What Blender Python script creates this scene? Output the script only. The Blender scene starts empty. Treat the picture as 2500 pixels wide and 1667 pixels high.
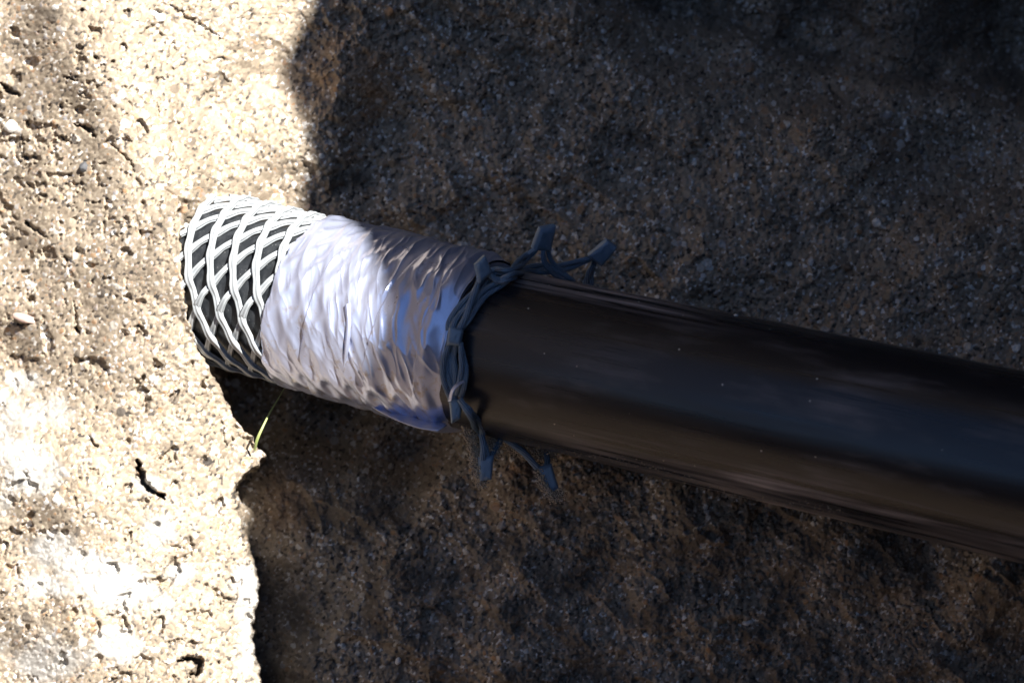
import bpy, math, random
import numpy as np
from mathutils import Matrix, Vector

random.seed(7)
rng = np.random.default_rng(11)
R = math.radians
scene = bpy.context.scene
col = scene.collection

# ------------------------------------------------------------------ camera
PITCH = R(25.0)                      # camera looks down by this much
FPX = 70.0 / 36.0 * 2500.0
CAM = np.array([0.0, -1.22, 0.62])
SP, CP = math.sin(PITCH), math.cos(PITCH)
RC = np.array([[1, 0, 0], [0, SP, -CP], [0, CP, SP]])      # columns: right, up, back
cam_d = bpy.data.cameras.new('camera')
cam_d.lens = 70.0
cam_d.sensor_width = 36.0
cam_d.clip_start = 0.02
cam_d.clip_end = 200.0
cam_d.dof.use_dof = True
cam_d.dof.focus_distance = 1.335
cam_d.dof.aperture_fstop = 8.0
cam = bpy.data.objects.new('camera', cam_d)
col.objects.link(cam)
cam.location = CAM.tolist()
cam.rotation_euler = (math.pi / 2 - PITCH, 0, 0)
scene.camera = cam

# ------------------------------------------------------------------ sun, sky, exposure
S_C = np.array([0.55, 0.55, 1.0])
S_C = S_C / np.linalg.norm(S_C)      # towards the sun, camera axes
S_W = RC @ S_C
sun_d = bpy.data.lights.new('sun', 'SUN')
sun_d.energy = 5.0
sun_d.angle = R(0.53)
sun_d.color = (1.0, 0.96, 0.90)
sun = bpy.data.objects.new('sun', sun_d)
col.objects.link(sun)
sun.rotation_euler = Vector(S_W.tolist()).to_track_quat('Z', 'Y').to_euler()

world = bpy.data.worlds.new('World')
scene.world = world
world.use_nodes = True
wn = world.node_tree
wn.nodes.clear()
sky = wn.nodes.new('ShaderNodeTexSky')
sky.sky_type = 'NISHITA'
sky.sun_disc = False
sky.sun_elevation = math.asin(S_W[2])
sky.sun_rotation = math.atan2(S_W[0], S_W[1])
sky.altitude = 2500.0
sky.air_density = 1.0
sky.dust_density = 0.2
sky.ozone_density = 3.0
bg = wn.nodes.new('ShaderNodeBackground')
bg.inputs['Strength'].default_value = 0.05
wo = wn.nodes.new('ShaderNodeOutputWorld')
wn.links.new(sky.outputs[0], bg.inputs[0])
wn.links.new(bg.outputs[0], wo.inputs[0])

scene.view_settings.view_transform = 'Standard'
scene.view_settings.look = 'None'
scene.view_settings.exposure = 1.76
scene.view_settings.gamma = 1.0
scene.view_settings.use_curve_mapping = False
scene.cycles.max_bounces = 8
scene.cycles.diffuse_bounces = 4

# ------------------------------------------------------------------ geometry helpers
def to_world(p):
    p = np.asarray(p, float)
    return p @ RC.T + CAM

def ray(px, py):
    px = np.asarray(px, float); py = np.asarray(py, float)
    return np.stack([(px - 1250.0) / FPX, -(py - 833.5) / FPX, -np.ones_like(px)], -1)

def at(px, py, d):                    # camera-frame point seen at a place of the photo, d metres deep
    return ray(px, py) * np.asarray(d, float)[..., None]

def hash2(ix, iy, seed):
    h = (ix.astype(np.int64) * 374761393 + iy.astype(np.int64) * 668265263 + seed * 1442695041) & 0xffffffff
    h = ((h ^ (h >> 13)) * 1274126177) & 0xffffffff
    h = (h ^ (h >> 16)) & 0xffffffff
    return h.astype(np.float64) / 4294967295.0

def vnoise(x, y, seed=0):
    ix = np.floor(x); iy = np.floor(y)
    fx = x - ix; fy = y - iy
    fx = fx * fx * fx * (fx * (fx * 6 - 15) + 10); fy = fy * fy * fy * (fy * (fy * 6 - 15) + 10)
    a = hash2(ix, iy, seed); b = hash2(ix + 1, iy, seed)
    c = hash2(ix, iy + 1, seed); d = hash2(ix + 1, iy + 1, seed)
    return (a * (1 - fx) + b * fx) * (1 - fy) + (c * (1 - fx) + d * fx) * fy * 1.0

def fbm(x, y, octv=4, seed=0, gain=0.5):
    s = 0.0; a = 1.0; t = 0.0
    for o in range(octv):
        s = s + a * (vnoise(x, y, seed + o * 17) * 2 - 1)
        t += a; a *= gain
        x, y = 1.83 * x * 0.8 - 1.83 * y * 0.6 + 3.1, 1.83 * x * 0.6 + 1.83 * y * 0.8 + 7.7
    return s / t

def worley(x, y, seed=0):
    """distance to nearest jittered point, second distance, random value of that cell"""
    ix = np.floor(x); iy = np.floor(y)
    f1 = np.full(x.shape, 9.0); f2 = np.full(x.shape, 9.0); rid = np.zeros(x.shape)
    for dx in (-1, 0, 1):
        for dy in (-1, 0, 1):
            cx = ix + dx; cy = iy + dy
            jx = cx + hash2(cx, cy, seed); jy = cy + hash2(cx, cy, seed + 5)
            d = np.hypot(x - jx, y - jy)
            r = hash2(cx, cy, seed + 9)
            near = d < f1
            f2 = np.where(near, f1, np.minimum(f2, d))
            rid = np.where(near, r, rid)
            f1 = np.where(near, d, f1)
    return f1, f2, rid

def sstep(a, b, x):
    t = np.clip((x - a) / (b - a), 0, 1)
    return t * t * (3 - 2 * t)

def mesh_obj(name, verts, faces, mat=None, parent=None, smooth=True):
    me = bpy.data.meshes.new(name)
    verts = np.asarray(verts, np.float32)
    if isinstance(faces, np.ndarray):
        n = len(faces); k = faces.shape[1]
        me.vertices.add(len(verts)); me.vertices.foreach_set('co', verts.ravel())
        me.loops.add(n * k); me.loops.foreach_set('vertex_index', faces.astype(np.int32).ravel())
        me.polygons.add(n)
        me.polygons.foreach_set('loop_start', (np.arange(n) * k).astype(np.int32))
        me.polygons.foreach_set('loop_total', np.full(n, k, np.int32))
        me.update(calc_edges=True)
    else:
        me.from_pydata(verts.tolist(), [], faces)
    if smooth:
        me.polygons.foreach_set('use_smooth', np.ones(len(me.polygons), bool))
    me.update()
    if mat: me.materials.append(mat)
    o = bpy.data.objects.new(name, me)
    col.objects.link(o)
    if parent: o.parent = parent
    return o

def grid_faces(nr, nc, wrap=False):
    i = np.arange(nr - 1)[:, None]; j = np.arange(nc if wrap else nc - 1)[None, :]
    j2 = (j + 1) % nc
    a = i * nc + j; b = i * nc + j2; c = (i + 1) * nc + j2; d = (i + 1) * nc + j
    return np.stack([a, b, c, d], -1).reshape(-1, 4)

def attr(o, name, vals):
    a = o.data.attributes.new(name, 'FLOAT', 'POINT')
    a.data.foreach_set('value', np.asarray(vals, np.float32).ravel())

def tag(o, label=None, cat=None, group=None, kind=None):
    if label: o['label'] = label
    if cat: o['category'] = cat
    if group: o['group'] = group
    if kind: o['kind'] = kind
    return o

def empty(name, loc):
    o = bpy.data.objects.new(name, None)
    o.empty_display_size = 0.02
    col.objects.link(o)
    o.location = [float(v) for v in loc]
    return o

def adopt(child, parent):              # geometry is in world metres: keep it there
    child.parent = parent
    child.matrix_parent_inverse = Matrix.Translation(parent.location).inverted()

# ------------------------------------------------------------------ node helpers
def new_mat(name):
    m = bpy.data.materials.new(name)
    m.use_nodes = True
    nt = m.node_tree
    b = nt.nodes['Principled BSDF']
    return m, nt, b

def N(nt, typ, **kw):
    n = nt.nodes.new(typ)
    for k, v in kw.items():
        if k in n.inputs.keys() if isinstance(k, str) else False:
            n.inputs[k].default_value = v
        else:
            setattr(n, k, v)
    return n

def ramp(nt, fac, stops, interp='LINEAR'):
    r = nt.nodes.new('ShaderNodeValToRGB')
    r.color_ramp.interpolation = interp
    e = r.color_ramp.elements
    while len(e) > 1: e.remove(e[-1])
    e[0].position = stops[0][0]; e[0].color = (*stops[0][1], 1)
    for p, c in stops[1:]:
        x = e.new(p); x.color = (*c, 1)
    nt.links.new(fac, r.inputs[0])
    return r.outputs[0]

def mix(nt, fac, a, b, blend='MIX'):
    m = nt.nodes.new('ShaderNodeMix'); m.data_type = 'RGBA'; m.blend_type = blend
    for sock, v in ((m.inputs[0], fac), (m.inputs[6], a), (m.inputs[7], b)):
        if isinstance(v, (int, float)): sock.default_value = v
        elif isinstance(v, tuple): sock.default_value = (*v, 1)
        else: nt.links.new(v, sock)
    return m.outputs[2]

def mathn(nt, op, a, b=None, c=None):
    m = nt.nodes.new('ShaderNodeMath'); m.operation = op
    for s, v in zip(m.inputs, (a, b, c)):
        if v is None: continue
        if isinstance(v, (int, float)): s.default_value = v
        else: nt.links.new(v, s)
    return m.outputs[0]

def noise(nt, vec, scale, detail=3, rough=0.55):
    n = nt.nodes.new('ShaderNodeTexNoise')
    n.inputs['Scale'].default_value = scale; n.inputs['Detail'].default_value = detail
    n.inputs['Roughness'].default_value = rough
    if vec is not None: nt.links.new(vec, n.inputs['Vector'])
    return n.outputs[0]

def attrn(nt, name):
    a = nt.nodes.new('ShaderNodeAttribute'); a.attribute_name = name
    return a.outputs['Fac']

# ------------------------------------------------------------------ materials
def sand_material():
    m, nt, b = new_mat('sandy_earth')
    tc = nt.nodes.new('ShaderNodeTexCoord'); ob = tc.outputs['Object']
    g = attrn(nt, 'grain'); sh = attrn(nt, 'stain'); ru = attrn(nt, 'rust'); dk = attrn(nt, 'damp_shade')
    base = ramp(nt, g, [(0.0, (0.03, 0.027, 0.026)), (0.10, (0.10, 0.085, 0.072)), (0.22, (0.19, 0.15, 0.11)),
                        (0.5, (0.27, 0.222, 0.165)), (0.72, (0.345, 0.29, 0.225)), (0.80, (0.32, 0.19, 0.10)),
                        (0.86, (0.30, 0.30, 0.31)), (0.93, (0.46, 0.42, 0.36)), (1.0, (0.70, 0.69, 0.66))])
    n1 = noise(nt, ob, 14.0, 5)
    n2 = noise(nt, ob, 900.0, 2)
    base = mix(nt, mathn(nt, 'MULTIPLY', n2, 0.15), base, (0.18, 0.145, 0.105))
    base = mix(nt, ru, base, mix(nt, n2, (0.30, 0.14, 0.05), (0.38, 0.24, 0.13)))
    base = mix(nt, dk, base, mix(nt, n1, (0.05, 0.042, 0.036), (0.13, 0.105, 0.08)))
    base = mix(nt, sh, base, mix(nt, g, (0.30, 0.287, 0.265), (0.46, 0.45, 0.43)))
    nt.links.new(base, b.inputs['Base Color'])
    b.inputs['Roughness'].default_value = 0.85
    nt.links.new(ramp(nt, g, [(0.0, (0.8,) * 3), (0.84, (0.8,) * 3), (0.88, (0.35,) * 3), (1.0, (0.4,) * 3)]), b.inputs['Roughness'])
    b.inputs['Specular IOR Level'].default_value = 0.35
    bp = nt.nodes.new('ShaderNodeBump'); bp.inputs['Strength'].default_value = 0.55
    bp.inputs['Distance'].default_value = 0.0006
    nt.links.new(noise(nt, ob, 1500.0, 3, 0.7), bp.inputs['Height'])
    nt.links.new(bp.outputs[0], b.inputs['Normal'])
    return m

def plain_earth_material():
    m, nt, b = new_mat('bank_earth')
    tc = nt.nodes.new('ShaderNodeTexCoord'); ob = tc.outputs['Object']
    v = nt.nodes.new('ShaderNodeTexVoronoi'); v.inputs['Scale'].default_value = 260
    nt.links.new(ob, v.inputs['Vector'])
    c = mix(nt, noise(nt, ob, 9, 6), (0.05, 0.035, 0.022), (0.17, 0.12, 0.08))
    c = mix(nt, 0.4, c, v.outputs['Color'], 'SOFT_LIGHT')
    nt.links.new(c, b.inputs['Base Color']); b.inputs['Roughness'].default_value = 0.95
    bp = nt.nodes.new('ShaderNodeBump'); bp.inputs['Strength'].default_value = 0.8; bp.inputs['Distance'].default_value = 0.004
    nt.links.new(v.outputs['Distance'], bp.inputs['Height']); nt.links.new(bp.outputs[0], b.inputs['Normal'])
    return m

def pipe_material():
    m, nt, b = new_mat('black_polyethylene')
    tc = nt.nodes.new('ShaderNodeTexCoord'); ob = tc.outputs['Object']
    mp = nt.nodes.new('ShaderNodeMapping'); mp.inputs['Scale'].default_value = (9, 190, 190)
    nt.links.new(ob, mp.inputs['Vector'])
    streak = noise(nt, mp.outputs[0], 1.0, 6, 0.6)
    mp2 = nt.nodes.new('ShaderNodeMapping'); mp2.inputs['Scale'].default_value = (14, 40, 40)
    nt.links.new(ob, mp2.inputs['Vector'])
    patch = noise(nt, mp2.outputs[0], 1.0, 4)
    rub = attrn(nt, 'rub')
    s1 = ramp(nt, streak, [(0.42, (0, 0, 0)), (0.66, (1, 1, 1))])
    fac = mathn(nt, 'MULTIPLY', s1, mathn(nt, 'MAXIMUM', rub, mathn(nt, 'MULTIPLY', ramp(nt, patch, [(0.5, (0, 0, 0)), (0.7, (1, 1, 1))]), 0.28)))
    v = nt.nodes.new('ShaderNodeTexVoronoi'); v.inputs['Scale'].default_value = 95
    nt.links.new(ob, v.inputs['Vector'])
    cr = nt.nodes.new('ShaderNodeSeparateColor'); nt.links.new(v.outputs['Color'], cr.inputs[0])
    spk = mathn(nt, 'MULTIPLY', mathn(nt, 'LESS_THAN', v.outputs['Distance'], 0.055), mathn(nt, 'GREATER_THAN', cr.outputs[0], 0.62))
    dust = ramp(nt, patch, [(0.45, (0, 0, 0)), (0.75, (0.16,) * 3)])
    c = mix(nt, dust, (0.012, 0.012, 0.015), (0.10, 0.085, 0.075))
    c = mix(nt, mathn(nt, 'MULTIPLY', fac, 0.95), c, (0.40, 0.35, 0.35))
    c = mix(nt, spk, c, (0.55, 0.5, 0.42))
    nt.links.new(c, b.inputs['Base Color'])
    rr = ramp(nt, streak, [(0.3, (0.24,) * 3), (0.7, (0.36,) * 3)])
    rr = mix(nt, fac, rr, (0.6, 0.6, 0.6))
    nt.links.new(rr, b.inputs['Roughness'])
    b.inputs['Specular IOR Level'].default_value = 0.55
    bp = nt.nodes.new('ShaderNodeBump'); bp.inputs['Strength'].default_value = 0.12; bp.inputs['Distance'].default_value = 0.0006
    nt.links.new(streak, bp.inputs['Height']); nt.links.new(bp.outputs[0], b.inputs['Normal'])
    return m

def liner_material():
    m, nt, b = new_mat('black_liner')
    tc = nt.nodes.new('ShaderNodeTexCoord'); ob = tc.outputs['Object']
    d = ramp(nt, noise(nt, ob, 90, 6, 0.7), [(0.45, (0, 0, 0)), (0.72, (1, 1, 1))])
    v = nt.nodes.new('ShaderNodeTexVoronoi'); v.inputs['Scale'].default_value = 420
    nt.links.new(ob, v.inputs['Vector'])
    spk = mathn(nt, 'LESS_THAN', v.outputs['Distance'], 0.13)
    c = mix(nt, mathn(nt, 'MULTIPLY', d, 0.5), (0.012, 0.014, 0.017), (0.06, 0.065, 0.07))
    c = mix(nt, mathn(nt, 'MULTIPLY', spk, d), c, (0.35, 0.35, 0.34))
    nt.links.new(c, b.inputs['Base Color'])
    b.inputs['Roughness'].default_value = 0.42
    return m

def strand_material():
    m, nt, b = new_mat('grey_plastic_strand')
    tc = nt.nodes.new('ShaderNodeTexCoord'); ob = tc.outputs['Object']
    n = noise(nt, ob, 260, 4, 0.6)
    c = mix(nt, n, (0.25, 0.275, 0.30), (0.38, 0.40, 0.41))
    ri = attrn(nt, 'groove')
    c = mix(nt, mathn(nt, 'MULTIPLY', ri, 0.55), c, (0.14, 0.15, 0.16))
    nt.links.new(c, b.inputs['Base Color'])
    b.inputs['Roughness'].default_value = 0.42
    b.inputs['Specular IOR Level'].default_value = 0.6
    return m

def tape_material():
    m, nt, b = new_mat('silver_tape')
    tc = nt.nodes.new('ShaderNodeTexCoord'); ob = tc.outputs['Object']
    n = noise(nt, ob, 40, 4)
    c = mix(nt, n, (0.46, 0.51, 0.70), (0.56, 0.60, 0.77))
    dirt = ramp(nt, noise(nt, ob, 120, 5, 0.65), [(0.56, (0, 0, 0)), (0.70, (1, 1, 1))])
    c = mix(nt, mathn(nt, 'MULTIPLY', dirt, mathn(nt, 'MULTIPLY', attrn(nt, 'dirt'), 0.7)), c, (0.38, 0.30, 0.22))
    nt.links.new(c, b.inputs['Base Color'])
    b.inputs['Metallic'].default_value = 0.66
    nt.links.new(ramp(nt, n, [(0.3, (0.26,) * 3), (0.7, (0.40,) * 3)]), b.inputs['Roughness'])
    b.inputs['Specular IOR Level'].default_value = 0.6
    b.inputs['Coat Weight'].default_value = 0.5; b.inputs['Coat Roughness'].default_value = 0.12
    bp = nt.nodes.new('ShaderNodeBump'); bp.inputs['Strength'].default_value = 0.10; bp.inputs['Distance'].default_value = 0.0008
    nt.links.new(noise(nt, ob, 170, 3, 0.5), bp.inputs['Height']); nt.links.new(bp.outputs[0], b.inputs['Normal'])
    return m

def shaded_strand_material():
    m, nt, b = new_mat('shaded_strand_plastic')
    tc = nt.nodes.new('ShaderNodeTexCoord'); ob = tc.outputs['Object']
    n = noise(nt, ob, 200, 4, 0.65)
    c = mix(nt, n, (0.09, 0.14, 0.20), (0.18, 0.26, 0.35))  # net strand plastic again, darkened and blued as it looks in shade
    sp = ramp(nt, noise(nt, ob, 900, 3, 0.7), [(0.6, (0, 0, 0)), (0.7, (1, 1, 1))])
    c = mix(nt, mathn(nt, 'MULTIPLY', sp, 0.35), c, (0.55, 0.55, 0.55))
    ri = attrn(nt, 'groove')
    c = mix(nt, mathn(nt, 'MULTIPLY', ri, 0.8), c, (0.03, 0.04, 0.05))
    nt.links.new(c, b.inputs['Base Color'])
    b.inputs['Roughness'].default_value = 0.36
    b.inputs['Specular IOR Level'].default_value = 0.6
    return m

def simple_material(name, c, rough=0.6, c2=None, scale=300):
    m, nt, b = new_mat(name)
    tc = nt.nodes.new('ShaderNodeTexCoord')
    n = noise(nt, tc.outputs['Object'], scale, 4, 0.6)
    nt.links.new(mix(nt, n, c, c2 or tuple(v * 0.6 for v in c)), b.inputs['Base Color'])
    b.inputs['Roughness'].default_value = rough
    bp = nt.nodes.new('ShaderNodeBump'); bp.inputs['Strength'].default_value = 0.3; bp.inputs['Distance'].default_value = 0.0006
    nt.links.new(n, bp.inputs['Height']); nt.links.new(bp.outputs[0], b.inputs['Normal'])
    return m

M_SAND = sand_material(); M_EARTH = plain_earth_material(); M_PIPE = pipe_material(); M_LINER = liner_material()
M_STRAND = strand_material(); M_TAPE = tape_material(); M_STRAND_SHADED = shaded_strand_material()
M_WHITE = simple_material('white_quartz', (0.72, 0.70, 0.66), 0.5)
M_GREYSTONE = simple_material('grey_stone', (0.09, 0.092, 0.10), 0.7)
M_PINK = simple_material('pinkish_stone', (0.50, 0.36, 0.31), 0.7)
M_SANDCLUMP = simple_material('clinging_sand', (0.62, 0.52, 0.39), 0.8, (0.25, 0.19, 0.13), 700)
M_GRASS = simple_material('grass_blade', (0.36, 0.38, 0.17), 0.5, (0.20, 0.27, 0.07), 120)

# ------------------------------------------------------------------ pipe and sleeve axes
def unit(v): v = np.asarray(v, float); return v / np.linalg.norm(v)
P1 = at(1240, 865, 1.304); P2 = at(2500, 1140, 1.162)
PA = unit(P2 - P1); PR = 0.055
def pipe_depth(px):      # depth of the axis where it crosses column px
    k = (px - 1250) / FPX
    # P1 + t*PA : x = -k z
    t = (-k * P1[2] - P1[0]) / (PA[0] + k * PA[2])
    return -(P1 + t * PA)[2]
Q1 = at(1175, 840, pipe_depth(1175)); Q2 = at(620, 701, pipe_depth(620))
SA = unit(Q1 - Q2); S0 = Q1            # sleeve: t = 0 at its right-hand end, negative to the left
def frame(a, ref):
    e1 = -ref / np.linalg.norm(ref)
    e1 = unit(e1 - a * (e1 @ a))
    e2 = np.cross(a, e1)
    if e2[1] < 0: e2 = -e2
    return e1, e2
SE1, SE2 = frame(SA, (Q1 + Q2) / 2)
PE1, PE2 = frame(PA, (P1 + P2) / 2)
def srad(t): return 0.0547 - 0.012 * np.maximum(t, -0.26)
def sleeve(t, th, dr=0.0):             # point on the sleeve, th = 0 faces the camera, pi/2 is on top
    t = np.asarray(t, float); th = np.asarray(th, float)
    r = (srad(t) + dr)
    return S0 + t[..., None] * SA + r[..., None] * (np.cos(th)[..., None] * SE1 + np.sin(th)[..., None] * SE2)
def pipe_pt(t, th, dr=0.0):
    t = np.asarray(t, float); th = np.asarray(th, float); dr = np.asarray(dr, float) + 0 * t
    return P1 + t[..., None] * PA + (PR + dr)[..., None] * (np.cos(th)[..., None] * PE1 + np.sin(th)[..., None] * PE2)
def hit_sleeve(px, py, dr=0.0):
    r = ray(px, py); t = -0.05
    for _ in range(12):
        rad = srad(t) + dr
        o = -S0; dd = r - SA * (r @ SA); oo = o - SA * (o @ SA)
        A = dd @ dd; B = 2 * dd @ oo; C = oo @ oo - rad * rad
        disc = max(B * B - 4 * A * C, 0)
        k = (-B - math.sqrt(disc)) / (2 * A)
        p = r * k; t = (p - S0) @ SA
    q = p - S0 - t * SA
    return t, math.atan2(q @ SE2, q @ SE1)
def hit_pipe(px, py, dr=0.0):          # camera-frame point on the pipe, or at its silhouette
    r = ray(px, py); o = -P1
    dd = r - PA * (r @ PA); oo = o - PA * (o @ PA)
    A = dd @ dd; B = 2 * dd @ oo; C = oo @ oo - (PR + dr) ** 2
    disc = max(B * B - 4 * A * C, 0)
    return r * ((-B - math.sqrt(disc)) / (2 * A))

T_END = hit_sleeve(404, 660, 0.003)[0]       # the sleeve is buried beyond here

# ------------------------------------------------------------------ earth: one sheet, trench walls and floor
# control points (x, y, depth) read from the photograph; far trench wall first, then the near bank at the left
WALL = [(-300, -200, 1.50), (0, 0, 1.465), (150, 0, 1.42), (300, 300, 1.40), (430, 470, 1.40), (500, 100, 1.45), (600, 300, 1.47),
        (560, 430, 1.465), (700, 480, 1.50), (720, 200, 1.50), (800, 0, 1.50), (1000, 300, 1.53), (1000, 520, 1.51), (1300, 100, 1.54), (1300, 500, 1.52),
        (1600, 300, 1.53), (1700, 40, 1.64), (2000, 400, 1.50), (2000, 120, 1.64), (2400, 300, 1.60), (2400, 700, 1.46), (2700, 500, 1.48),
        (1800, 700, 1.49), (2500, 100, 1.72), (1400, 800, 1.50), (1000, 800, 1.56), (600, 800, 1.58), (600, 980, 1.60), (800, 1020, 1.585),
        (1000, 1080, 1.54), (1200, 1000, 1.46), (700, 1180, 1.47), (900, 1250, 1.45), (720, 1400, 1.455), (640, 1250, 1.47), (1100, 1200, 1.41), (600, 1400, 1.47), (560, 1550, 1.47),
        (1250, 1150, 1.36), (1400, 1120, 1.355), (1000, 1450, 1.405), (1300, 1400, 1.38), (1300, 1640, 1.375), (800, 1640, 1.415), (1000, 1640, 1.40),
        (1700, 1260, 1.34), (1700, 1500, 1.355), (2100, 1350, 1.32), (2100, 1600, 1.34), (2500, 1420, 1.28), (2500, 1640, 1.33), (2700, 1800, 1.32),
        (1600, 1000, 1.40), (2300, 1150, 1.32), (500, 1640, 1.49), (1300, 1900, 1.34)]
BANK = [(-300, -200, 1.50), (0, 0, 1.465), (150, 0, 1.42), (300, 300, 1.40), (0, 300, 1.490), (150, 300, 1.445), (0, 600, 1.49), (200, 550, 1.42), (0, 150, 1.480), (0, 450, 1.495), (150, 450, 1.445), (250, 180, 1.400), (-150, 450, 1.54), (370, 390, 1.394), (200, 700, 1.40), (100, 700, 1.435),
        (430, 470, 1.385), (500, 100, 1.45), (600, 300, 1.47), (720, 200, 1.50), (560, 430, 1.465), (340, 640, 1.345), (430, 620, 1.335), (440, 760, 1.333), (320, 720, 1.345), (250, 650, 1.375), (420, 545, 1.355), (370, 560, 1.36), (400, 850, 1.338), (450, 690, 1.333), (380, 760, 1.338),
        (0, 850, 1.47), (170, 850, 1.385), (480, 860, 1.343), (300, 900, 1.345), (0, 1000, 1.40), (60, 1100, 1.355), (550, 1000, 1.37), (400, 1050, 1.35),
        (640, 1110, 1.395), (200, 1200, 1.335), (560, 1200, 1.375), (400, 1300, 1.35), (600, 1400, 1.37), (0, 1350, 1.38), (0, 1600, 1.40),
        (200, 1500, 1.34), (450, 1600, 1.35), (620, 1600, 1.365), (60, 1500, 1.355), (-300, 1000, 1.52), (-300, 1600, 1.54), (300, 1900, 1.33), (800, 1000, 1.38), (800, 1500, 1.37), (700, 700, 1.45)]

def idw(px, py, pts, p=3.2, soft=45.0):
    num = np.zeros_like(px); den = np.zeros_like(px)
    for (a, b, d) in pts:
        r = np.sqrt((px - a) ** 2 + (py - b) ** 2 + soft ** 2)
        w = r ** -p
        num += w * d; den += w
    return num / den

EDGE_Y = np.array([430, 470, 500, 560, 640, 700, 760, 830, 880, 950, 1000, 1050, 1090, 1115, 1150, 1180, 1255, 1300, 1345, 1425, 1490, 1555, 1640, 1800, 3000])
EDGE_X = np.array([330, 400, 432, 438, 440, 443, 455, 482, 500, 545, 566, 604, 628, 645, 612, 583, 580, 588, 610, 634, 622, 612, 634, 640, 700])

def axis_coords(n_in, lo, hi, far, n_out):
    mid = np.linspace(lo, hi, n_in)
    st = mid[1] - mid[0]
    k = np.arange(1, n_out + 1)
    g = (np.exp(k / n_out * 4.2) - 1) / (math.exp(4.2) - 1)
    right = hi + st * k + g * (far - st * n_out)
    left = lo - st * k - g * (far - st * n_out)
    return np.concatenate([left[::-1], mid, right])

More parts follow.
